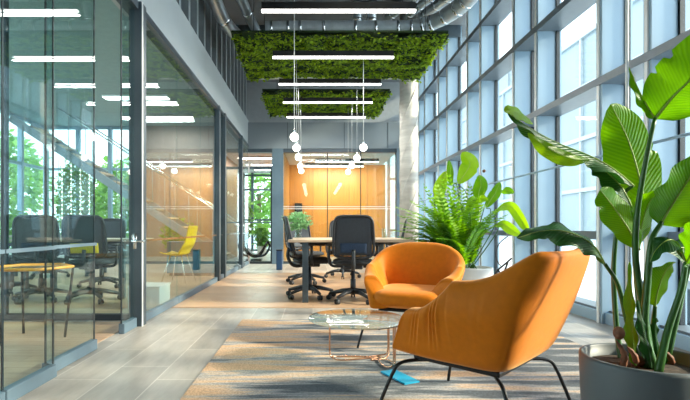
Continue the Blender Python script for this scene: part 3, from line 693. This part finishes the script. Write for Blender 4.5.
for i, (px, py) in enumerate(tips):
    b0 = V((rnd.uniform(-.10, .04), rnd.uniform(-.06, .06), .38)) + V((-.09, 0, 0))
    frond(fp, b0, F(px, py, rnd.uniform(-.45, .3)), rnd.uniform(.10, .22) if py > 195 else .05, .125, 30, i, 'fern' if i % 4 else 'bush', .02)
fl_ = [((470, 250), (468, 200), (464, 172), .10, [(458, 184), (466, 172), (470, 163), (462, 152)], .085, 'leaf_light'),
       ((462, 252), (446, 210), (440, 200), .07, [(441, 206), (439, 194), (441, 184), (446, 171)], .06, 'leaf_light'),
       ((474, 252), (478, 215), (478, 195), .06, [(478, 204), (479, 192), (481, 184), (479, 175)], .065, 'leaf'),
       ((476, 255), (490, 215), (492, 200), .05, [(486, 208), (492, 198), (496, 192), (500, 182)], .05, 'leaf'),
       ((478, 255), (495, 225), (505, 210), .0, [(492, 214), (502, 207), (512, 207), (524, 225), (527, 232)], .05, 'leaf_light'),
       ((480, 258), (497, 232), (505, 226), -.1, [(494, 226), (503, 224), (512, 230), (521, 236)], .05, 'leaf_light'),
       ((476, 255), (485, 205), (492, 194), .2, [(488, 196), (498, 191), (506, 190), (514, 193)], .045, 'leaf'),
       ((468, 252), (458, 190), (452, 176), .15, [(452, 186), (450, 178), (450, 171), (449, 160)], .035, 'leaf'),
       ((472, 255), (470, 215), (470, 205), -.15, [(466, 214), (472, 203), (478, 198), (488, 200)], .05, 'leaf_light'),
       ((464, 255), (452, 225), (448, 216), -.15, [(448, 222), (444, 212), (442, 204), (436, 196)], .05, 'leaf')]
for i, (a, b_, c_, dy, lp, w, m) in enumerate(fl_):
    stalk(fp, V(), [V((rnd.uniform(-.06, .06), rnd.uniform(-.05, .05), .37)), F(b_[0], b_[1], dy*.6), F(lp[0][0], lp[0][1], dy)], .007, .004)
    leaf(fp, V(), [F(x, y_, dy) for x, y_ in lp], w*1.25, (1, -.25, .25) if i not in (4, 5) else (.2, -.5, .85), .2, m, (1, 1), .5, 1, .004, 20, 9, seed=50+i, wp=.6)
MB().sphere(F(484, 171, .1), .02, 10).build('flower_bud', 'bark', fp)

# ================================================================== OFFICE CHAIRS, DESKS
def office_chair(label, loc, rz, lumbar='plastic', group='office chairs'):
    t = thing('office_chair', label, 'office chair', loc, rz, group)
    # seat
    m_ = MB()
    cu = lambda x, n: math.copysign(abs(x)**(2/n), x)
    m_.grid(lambda u, v: V((.245*cu(math.cos((v-.5)*PI), 4)*cu(math.cos((u-.5)*2*PI), 4), .03+.235*cu(math.cos((v-.5)*PI), 4)*cu(math.sin((u-.5)*2*PI), 4), .465+.04*cu(math.sin((v-.5)*PI), 2.5))), 33, 13)
    bmesh.ops.remove_doubles(m_.bm, verts=m_.bm.verts, dist=1e-4); m_.build('seat', 'fabric', t)
    MB().box((0, .0, .41), (.22, .24, .05), bev=.012).build('tilt_mechanism', 'plastic', t, smooth=False)
    MB().lathe([(.032, .10), (.032, .26), (.022, .265), (.022, .39)], seg=16).build('gas_column', 'plastic', t)
    m_ = MB(); tips = []
    for k in range(5):
        a = 2*PI*k/5 + .3; dx, dy = math.cos(a), math.sin(a)
        m_.tube([(0, 0, .125), (dx*.14, dy*.14, .115), (dx*.30, dy*.30, .075)], [.034, .026, .018], 8); tips.append((dx*.305, dy*.305, a))
    m_.lathe([(.045, .085), (.045, .14)], seg=16); m_.build('star_base', 'plastic', t)
    for (x, y, a) in tips:
        w = MB(); n = V((-math.sin(a), math.cos(a), 0))
        for sg in (-1, 1):
            c_ = V((x, y, .03)) + n*sg*.016; w.tube([c_-n*.009, c_+n*.009], .03, 14)
        w.tube([(x, y, .03), (x, y, .075)], .008, 6); w.build('caster', 'plastic', t)
    # back: frame ring, mesh, lumbar
    def bk(u, z):   # curved, reclining back surface; z above floor
        k = max(0, (z-.52)/.52); return V((u, -.215-.11*k**1.4 + .35*u*u - .02*math.sin(PI*k), z))
    ring = []
    for a in range(41):
        th = 2*PI*a/40; cx = cu(math.cos(th), 6); cz = cu(math.sin(th), 6)
        wd = .225 - .012*cz; ring.append(bk(wd*cx,   .765+.235*cz))
    MB().tube(ring, .016, 8, cap=False).build('back_frame', 'plastic', t)
    m_ = MB(); m_.grid(lambda u, v: bk(lerp(-.21, .21, u), lerp(.55, .985, v)), 13, 15); f_ = m_.build('back_mesh', 'mesh', t)
    sd = f_.modifiers.new('thick', 'SOLIDIFY'); sd.thickness = .006
    m_ = MB(); m_.grid(lambda u, v: bk(lerp(-.15, .15, u), lerp(.58, .69, v)) + V((0, -.022, 0)), 11, 7); l_ = m_.build('lumbar_pad', lumbar, t)
    sd = l_.modifiers.new('thick', 'SOLIDIFY'); sd.thickness = .014
    MB().tube(bez([(0, -.05, .40), (0, -.20, .40), (0, -.27, .50), (0, -.26, .62)], 14), .022, 8).build('back_bracket', 'plastic', t)
    for sx in (-1, 1):
        m_ = MB(); m_.tube(bez([(sx*.12, .0, .41), (sx*.25, .0, .42), (sx*.285, -.01, .50), (sx*.28, -.01, .655)], 14), .016, 8); m_.box((sx*.28, .03, .665), (.07, .24, .025), bev=.01); m_.build('armrest', 'plastic', t)
    return t
oc = office_chair('black mesh office chair seen from behind at the front of the work table', (.475, 5.45, .004), R(-4), 'blue_fabric', 'chairs around the work table')
dup(oc, (-.045, 5.78, .004), R(-82), 'black mesh office chair at the left side of the work table, in profile', 'chairs around the work table')
dup(oc, (1.14, 7.15, .004), R(80), 'black mesh office chair at the far right corner of the work table', 'chairs around the work table')
dup(oc, (-.12, 7.25, .004), R(-150), 'black mesh office chair beyond the far left corner of the work table', 'chairs around the work table')
dup(oc, (.52, 8.1, .004), R(178), 'black mesh office chair beyond the work table, facing the camera', 'chairs around the work table')
def desk(label, loc, w, d, rz=0, group='work tables', legs=.2):
    t = thing('work_table', label, 'table', loc, rz, group)
    MB().bb((-w/2, -d/2, .70), (w/2, d/2, .73), .006).build('tabletop', 'oak', t, smooth=False)
    m_ = MB(); m_.bb((-w/2+legs-.02, -d/2+.08, .655), (-w/2+legs+.04, d/2-.08, .70)); m_.bb((w/2-legs-.04, -d/2+.08, .655), (w/2-legs+.02, d/2-.08, .70)); m_.bb((-w/2+legs, -.03, .655), (w/2-legs, .03, .695)); m_.build('table_frame', 'plastic', t, smooth=False)
    for sx in (-1, 1):
        for sy in (-1, 1): 
            x = sx*(w/2-legs); y = sy*(d/2-.06)
            MB().bb((x-.035, y-.03, 0), (x+.035, y+.03, .70), .006).build('leg', 'frame_dark', t, smooth=False)
    return t
desk('pale oak work table with charcoal legs in the middle of the hall', (.44, 5.95, .004), 1.46, 1.30)
# vase plant on the table
vp = thing('vase_plant', 'small leafy green bunch in a glass vase on the work table', 'plant', (-.21, 6.45, .734))
MB().lathe([(.045, 0), (.05, .004), (.05, .12), (.046, .12), (.046, .008), (.001, .008)], seg=20, capt=False).build('vase', 'vase', vp)
def leafcloud(c, rx, ry, rz, n, L, seed):
    rnd = random.Random(seed); mb = MB()
    for i in range(n):
        d = V((rnd.gauss(0, 1), rnd.gauss(0, 1), rnd.gauss(0, 1))).normalized()*rnd.uniform(.35, 1)**.6
        p = V(c) + V((d.x*rx, d.y*ry, d.z*rz)); a = V((rnd.uniform(-1, 1), rnd.uniform(-1, 1), rnd.uniform(-.8, .5))).normalized(); s = a.cross(V((rnd.uniform(-1, 1), rnd.uniform(-1, 1), 1))).normalized()
        l = L*rnd.uniform(.6, 1.3); mb.quad(p, p+a*l*.5+s*l*.28, p+a*l, p+a*l*.5-s*l*.28)
    return mb
leafcloud((0, 0, .24), .19, .14, .13, 420, .06, 2).build('foliage', leafmat('pale_mint_leaf', (.14, .36, .16), (.36, .58, .34), .4, .5), vp, smooth=False, fixn=False)
m_ = MB()
for k in range(7): m_.tube([(0, 0, .01), (random.uniform(-.03, .03), random.uniform(-.03, .03), .12), (random.uniform(-.12, .12), random.uniform(-.1, .1), .26)], .003, 5)
m_.build('stem', 'stalk', vp)
gl = thing('water_glass', 'small clear glass jar standing on the right end of the work table', 'glass', (.98, 6.3, .734)); MB().lathe([(.035, 0), (.04, .13), (.037, .13), (.033, .005), (.001, .005)], seg=18, capt=False).build('jar', 'vase', gl)

# ---- left office
desk('oak table in the glazed office, seen through the near glass', (-2.95, 5.98, .004), 1.5, .75, 0, 'office tables', .15)
desk('second oak table deeper in the glazed office', (-4.7, 8.6, .004), 1.6, .8, 0, 'office tables', .15)
ys = office_chair('black office chair with yellow lumbar pad behind the glass gap', (-2.62, 5.45, .004), R(8), 'yellow', 'office chairs behind the left glass')
for (x, y, a, l) in ((-3.25, 5.5, 20, 'black office chair pulled to the oak table left of the yellow-padded chair'), (-3.1, 6.75, 175, 'black office chair on the far side of the oak table behind glass'), (-4.0, 6.1, -75, 'black office chair at the left end of the oak table behind glass'), (-4.6, 8.0, 10, 'black office chair in front of the second oak table'), (-4.3, 5.2, 60, 'black office chair nearest the left edge behind glass')):
    dup(oc, (x, y, .004), R(a), l, 'office chairs behind the left glass')
yc = thing('yellow_chair', 'bright yellow shell chair on thin legs behind the glass wall', 'chair', (-2.16, 7.4, .004), R(82))
def ysh(u, v):   # v: 0 seat front -> 1 back top
    x = lerp(-1, 1, u); k = v
    if k < .45: y, z = lerp(.22, -.14, k/.45), .45 - .03*math.sin(PI*k/.45)
    else:
        q = (k-.45)/.55; y = -.14 - .06*smooth01(q*2) - .10*q; z = .45 + .45*q - .0
        z = .45 + .45*(q**1.15)
    w = .21 - .03*smooth01((k-.6)/.4); return V((x*w, y+.05*x*x*(1 if k > .45 else 0), z + .03*x*x*(1-k)))
m_ = MB(); m_.grid(ysh, 13, 25); o = m_.build('shell', 'yellow', yc); sd = o.modifiers.new('thick', 'SOLIDIFY'); sd.thickness = .012
for sx in (-1, 1):
    for sy in (-1, 1): MB().tube([(sx*.10, sy*.09, .435), (sx*.2, sy*.2, 0.002)], .009, 8).build('leg', 'chrome', yc)
wb = thing('storage_box', 'low white box on the floor behind the glass beside the charcoal post', 'storage box', (-1.80, 5.05, .004)); MB().bb((-.17, -.16, 0), (.17, .2, .23), .01).build('body', 'white', wb, smooth=False); MB().bb((-.175, -.165, .23), (.175, .205, .245), .004).build('lid', 'white', wb, smooth=False)
tc_ = thing('cabinet', 'teal low cabinet behind the yellow chair', 'cabinet', (-2.22, 8.5, .004)); MB().bb((-.42, -.2, .05), (.42, .2, .62), .008).build('body', 'teal', tc_, smooth=False)
for k in range(3): B('door', (-.415+k*.278, -.215, .07), (-.142+k*.278, -.2, .60), 'teal', tc_)
MB().bb((-.38, -.17, 0), (.38, .17, .05)).build('plinth', 'black', tc_, smooth=False)
# low table with slim oak edge
lt = thing('low_table', 'low hexagonal table with a thin oak edge at the left', 'table', (-2.21, 3.6, .004))
hexp = [V((.31*math.cos(k*PI/3+.2), .29*math.sin(k*PI/3+.2), .56)) for k in range(6)]
m_ = MB()
m_.tube(hexp+[hexp[0], hexp[1]], .012, 6); m_.build('oak_edge', mat('amber_edge', (.75, .36, .07), .4), lt)
m_ = MB(); m_.bm.faces.new([m_.bm.verts.new(v) for v in hexp]); o = m_.build('tabletop', 'tglass', lt, smooth=False); sd = o.modifiers.new('thick', 'SOLIDIFY'); sd.thickness = .012
for k in range(0, 6, 2): MB().tube([hexp[k], hexp[k]*.8-V((0, 0, hexp[k].z*.8-.002))], .01, 8).build('leg', 'black', lt)
# stair
stt = thing('staircase', 'slanting steel staircase with rails at the far left behind glass', 'staircase', (0, 0, 0))
sa, sb = V((-6.25, 9.5, 3.15)), V((-2.55, 9.5, .85))
sb = V((-6.25 + 3.15/.667, 9.5, .02))
for yy in (0, .7):
    d_ = V((0, yy, 0)); n_ = V((.55, 0, .83))*.11
    m_ = MB(); 
    for off in (0, .05):
        o_ = d_ + V((0, off, 0)); m_.quad(sa+o_+n_, sa+o_-n_, sb+o_-n_, sb+o_+n_) if False else None
    m_.box((sa+sb)/2+d_, ((sb-sa).length, .05, .15), rot=Euler((0, math.atan2(sa.z-sb.z, sb.x-sa.x), 0))); m_.build('stringer', 'slat', stt, smooth=False)
    MB().tube([sa+d_+V((0, 0, .9)) if False else sa+d_+V((.6, 0, .45)), sb+d_+V((0, 0, .9))], .018, 8).build('handrail', 'chrome', stt)
    for k in range(1, 8):
        q = lerp(sa, sb, .15+k*.105)+d_; MB().tube([q, q+V((0, 0, .85))], .009, 6).build('baluster', 'slat', stt)
for k in range(15):
    q = lerp(sa, sb, (k+1)/16.5); MB().bb(q+V((-.13, .05, -.0)), q+V((.13, .7, .035))).build('step', 'oak', stt, smooth=False)
# green screen with fairy lights
gs = thing('plant_screen', 'tall leafy plant screen dotted with fairy lights behind the left glass', 'plant', (-5.6, 10.85, .004))
MB().bb((-.45, -.14, 0), (.45, .14, .3), .01).build('trough', 'pot_white', gs, smooth=False)
leafcloud((0, 0, 1.45), .5, .15, 1.2, 2600, .11, 8).build('foliage', 'bush', gs, smooth=False, fixn=False)
m_ = MB()
for k in range(6): m_.tube([(-.4+k*.16, 0, .28), (-.4+k*.16, 0, 2.5)], .006, 5)
m_.build('trellis', 'slat', gs)
for k in range(5):
    m_ = MB(); x = -.42+k*.21
    for j in range(22): m_.sphere((x, -.2, .5+j*.1), .014, 6)
    m_.tube([(x, -.2, .45), (x, -.2, 2.65)], .002, 4); m_.build('light_string', 'bead', gs)
for (x, y, s_, l) in ((-6.05, 9.5, .9, 'round green shrub in a pot by the left office windows'), (-3.1, 10.6, .75, 'green shrub in a pot by the far office windows')):
    t = thing('potted_shrub', l, 'potted plant', (x, y, .004)); MB().lathe([(.16, 0), (.2, .35), (.18, .35), (.17, .3), (.001, .3)], seg=24, capt=False).build('pot', 'pot_white', t)
    leafcloud((0, 0, .35+s_*.5), .38, .38, s_*.5, 900, .10, int(s_*100)).build('foliage', 'bush', t, smooth=False, fixn=False)
    MB().tube([(0, 0, .3), (0, 0, .6)], .015).build('stem', 'trunk', t)

# ---- far garden lounge
lc = thing('lounge_chair', 'black curved rope lounge chair behind the far glass door', 'lounge chair', (-1.50, 12.25, .0), R(0))
m_ = MB()
m_.tube(bez([(-.36, 0, .52), (-.30, 0, .30), (-.12, 0, .12), (.08, 0, .14), (.22, 0, .38), (.30, 0, .50), (.34, 0, .36), (.22, 0, .16), (0, 0, .12), (-.2, 0, .2), (-.36, 0, .45)], 60), .03, 8); m_.build('frame_loop', 'black', lc)
m_ = MB(); m_.grid(lambda u, v: V((lerp(-.34, .28, u), lerp(-.22, .22, v), .14+.34*(2*u-1)**2+.0)), 15, 7); o = m_.build('sling', 'black', lc); sd = o.modifiers.new('thick', 'SOLIDIFY'); sd.thickness = .02
MB().bb((-.14, -.16, 0), (.14, .16, .05), .01).build('foot', 'black', lc, smooth=False)
for (x, y, s_, h_, l) in ((-1.92, 13.0, .22, 1.6, 'slender tall green plant beyond the far glass door'), (-1.62, 14.6, .34, .9, 'bushy green plant by the garden windows')):
    t = thing('indoor_plant', l, 'potted plant', (x, y, 0)); MB().lathe([(.13, 0), (.16, .3), (.14, .3), (.13, .26), (.001, .26)], seg=20, capt=False).build('pot', 'pot_white', t)
    leafcloud((0, 0, h_*.72), s_*.8, s_*.8, h_*.42, 420, .17, int(h_*10)).build('foliage', 'bush', t, smooth=False, fixn=False); MB().tube([(0, 0, .26), (0, 0, h_*.8)], .015).build('stem', 'trunk', t)
bn = thing('bench', 'low grey bench in front of the garden windows', 'bench', (-1.3, 15.4, 0)); MB().bb((-.4, -.15, .33), (.4, .15, .42), .008).build('seat', 'greywall', bn, smooth=False)
for sx in (-1, 1): B('leg', (sx*.33-.03, -.13, 0), (sx*.33+.03, .13, .33), 'frame_dark', bn)
ws = thing('wall_speaker', 'small black panel mounted on the honey wood wall', 'wall panel', (-.44, 13.93, 1.42)); MB().bb((-.11, -.03, -.2), (.11, .068, .2), .01).build('body', 'black', ws, smooth=False); B('screen', (-.085, -.034, -.02), (.085, -.03, .16), 'plastic', ws)
bc = thing('storage_cube', 'deep blue storage cube standing behind the left desk chair', 'storage box', (-.70, 9.6, .001)); MB().bb((-.06, -.09, 0), (.06, .09, .40), .012).build('body', mat('deep_blue', (.02, .06, .14), .5), bc, smooth=False); MB().bb((-.063, -.094, .40), (.063, .094, .42), .004).build('lid', 'black', bc, smooth=False)

# ---- cables by the windows
cb = thing('cable_bundle', 'looping black cables hanging under the window ledge', 'cable', (0, 0, 0))
for pts in ([(508, 236), (499, 244), (496, 256), (501, 266), (508, 262), (512, 258)], [(512, 258), (505, 264), (498, 270), (494, 276)], [(508, 262), (504, 274), (507, 284), (502, 289)], [(498, 269), (502, 277), (509, 283)]):
    MB().tube(bez([P(x, y, 6.15) for x, y in pts], 24), .013 if len(pts) < 5 else .007, 6).build('cable', 'cable', cb)
stp = thing('cable_post', 'slim grey post with a hook under the window ledge', 'post', P(481, 289.6, 6.5)); stp.location.z = 0
m_ = MB(); m_.tube([(0, 0, .02), (0, 0, .78)], .012, 8); m_.lathe([(.09, 0), (.09, .015), (.02, .03)], seg=20); m_.build('post_body', 'slat', stp); MB().tube([(.0, -.01, .70), (-.06, -.01, .72), (-.10, -.01, .64), (-.05, -.01, .58), (0, -.01, .62)], .008, 6).build('hook', 'cable', stp)
pb = thing('socket_box', 'small white floor socket box below the black cables', 'socket', (RX-.45, 6.2, 0)); MB().bb((-.1, -.06, 0), (.1, .06, .09), .01).build('body', 'white', pb, smooth=False); MB().tube([(.0, 0, .09), (0, 0, .15)], .03, 10).build('plug', 'white', pb)

# ---- outdoors
ob_ = thing('outdoor_bench', 'low dark bench outside the window behind the grey planter', 'bench', (3.95, 4.2, -.12)); MB().bb((-.3, -1.0, .06), (.3, 1.0, .40), .02).build('seat_block', 'frame_dark', ob_, smooth=False); MB().bb((-.25, -.95, 0), (.25, .95, .06)).build('base', 'black', ob_, smooth=False)
def building(label, a, b, floors):
    t = thing('office_building', label, 'building', (a[0], a[1], -.15)); d_ = V(b)-V(a)
    o = B('facade', (0, 0, 0), (d_.x, d_.y, d_.z), 'facade', t)
    # keep pattern upright on the face that looks at the hall
    for k in range(floors):
        z = d_.z*(k+1)/floors; B('floor_ledge', (-.25, -.25, z-.35), (d_.x+.25, d_.y+.25, z), 'stonefacade', t)
    n = int(d_.y/4.2)
    for k in range(n+1): B('facade_rib', (-.22, k*d_.y/n-.12, 0), (0, k*d_.y/n+.12, d_.z), 'stonefacade', t)
building('pale blue office block across the street', (24, 20, 0), (34, 62, 18.2), 4)
building('taller pale office block farther along the street', (30, 66, 0), (44, 120, 27), 6)
for (x, y, h_, r_, l) in ((-10.5, 15.5, 4.2, 1.5, 'green tree outside beyond the left office windows'), (-7.2, 17.5, 3.6, 1.3, 'second green tree outside the far office windows'), (-2.4, 20.5, 4.2, 1.7, 'green tree in the garden beyond the far glass door'), (-10.8, 11.5, 2.8, 1.4, 'bushy green tree left of the far office windows')):
    t = thing('garden_tree', l, 'tree', (x, y, -.12)); leafcloud((0, 0, h_*.6), r_, r_, h_*.42, 1500, .34, int(x*10)).build('crown', 'bush', t, smooth=False, fixn=False); MB().tube([(0, 0, 0), (0, 0, h_*.6)], .1).build('trunk', 'trunk', t)

# ================================================================== LIGHT
w = bpy.data.worlds.new('World'); S.world = w; w.use_nodes = True; t = w.node_tree; t.nodes.clear()
o = N(t, 'ShaderNodeOutputWorld'); bg = N(t, 'ShaderNodeBackground'); tc = N(t, 'ShaderNodeTexCoord'); sx = N(t, 'ShaderNodeSeparateXYZ'); cr = N(t, 'ShaderNodeValToRGB')
t.links.new(tc.outputs['Generated'], sx.inputs[0]); t.links.new(sx.outputs[2], cr.inputs[0]); t.links.new(cr.outputs[0], bg.inputs[0]); t.links.new(bg.outputs[0], o.inputs[0])
cr.color_ramp.elements[0].color = (.95, .98, 1, 1); cr.color_ramp.elements[1].color = (.78, .90, 1, 1); bg.inputs[1].default_value = 2.6
def light(name, kind, loc, energy, color=(1, 1, 1), size=1, rot=(0, 0, 0), sy=None):
    l = bpy.data.lights.new(name, kind); l.energy = energy; l.color = color
    if kind == 'AREA':
        l.size = size
        if sy: l.shape = 'RECTANGLE'; l.size_y = sy
    elif kind == 'SUN': l.angle = size
    else: l.shadow_soft_size = size
    ob = bpy.data.objects.new(name, l); COL.objects.link(ob); ob.location = loc; ob.rotation_euler = rot; return ob
sd = V((-.90, .15, -.42)).normalized()
light('sun', 'SUN', (10, -6, 10), 6.5, (1, .84, .62), R(5)).rotation_euler = sd.to_track_quat('-Z', 'Y').to_euler()
for x, y, e in ((.9, 12.2, 30), (.6, 13.1, 46)): light('meeting_lamp', 'AREA', (x, y, 2.60), e, (1, .80, .55), 1.6, (R(25), 0, 0), .1)
for y in (12.4, 13.7, 14.9): light('lounge_lamp', 'AREA', (-1.5, y, 2.73), 20, (1, .96, .9), .6, (0, 0, 0), .2)
for y in (8.6, 10.4): light('office_lamp', 'AREA', (-3.3, y, 3.28), 18, (1, .96, .9), 1.1, (0, 0, 0), .2)
for y in LPOS: light('strip_lamp', 'AREA', (.28, y, 3.20), 12, (1, .96, .9), 1.7, (0, 0, 0), .06)

# ================================================================== CAMERA
cd = bpy.data.cameras.new('camera'); co = bpy.data.objects.new('camera', cd); COL.objects.link(co)
co.location = CAM; co.rotation_euler = (R(90), 0, 0); cd.sensor_width = 36; cd.lens = 24; cd.shift_x = 32/690; cd.shift_y = 28/690; cd.clip_start = .05; cd.clip_end = 500
S.camera = co
S.view_settings.view_transform = 'Standard'; S.view_settings.look = 'None'; S.view_settings.exposure = 0.78; S.view_settings.gamma = 1; S.view_settings.use_curve_mapping = False
S.cycles.transparent_max_bounces = 40; S.cycles.max_bounces = 10; S.cycles.caustics_reflective = False; S.cycles.caustics_refractive = False
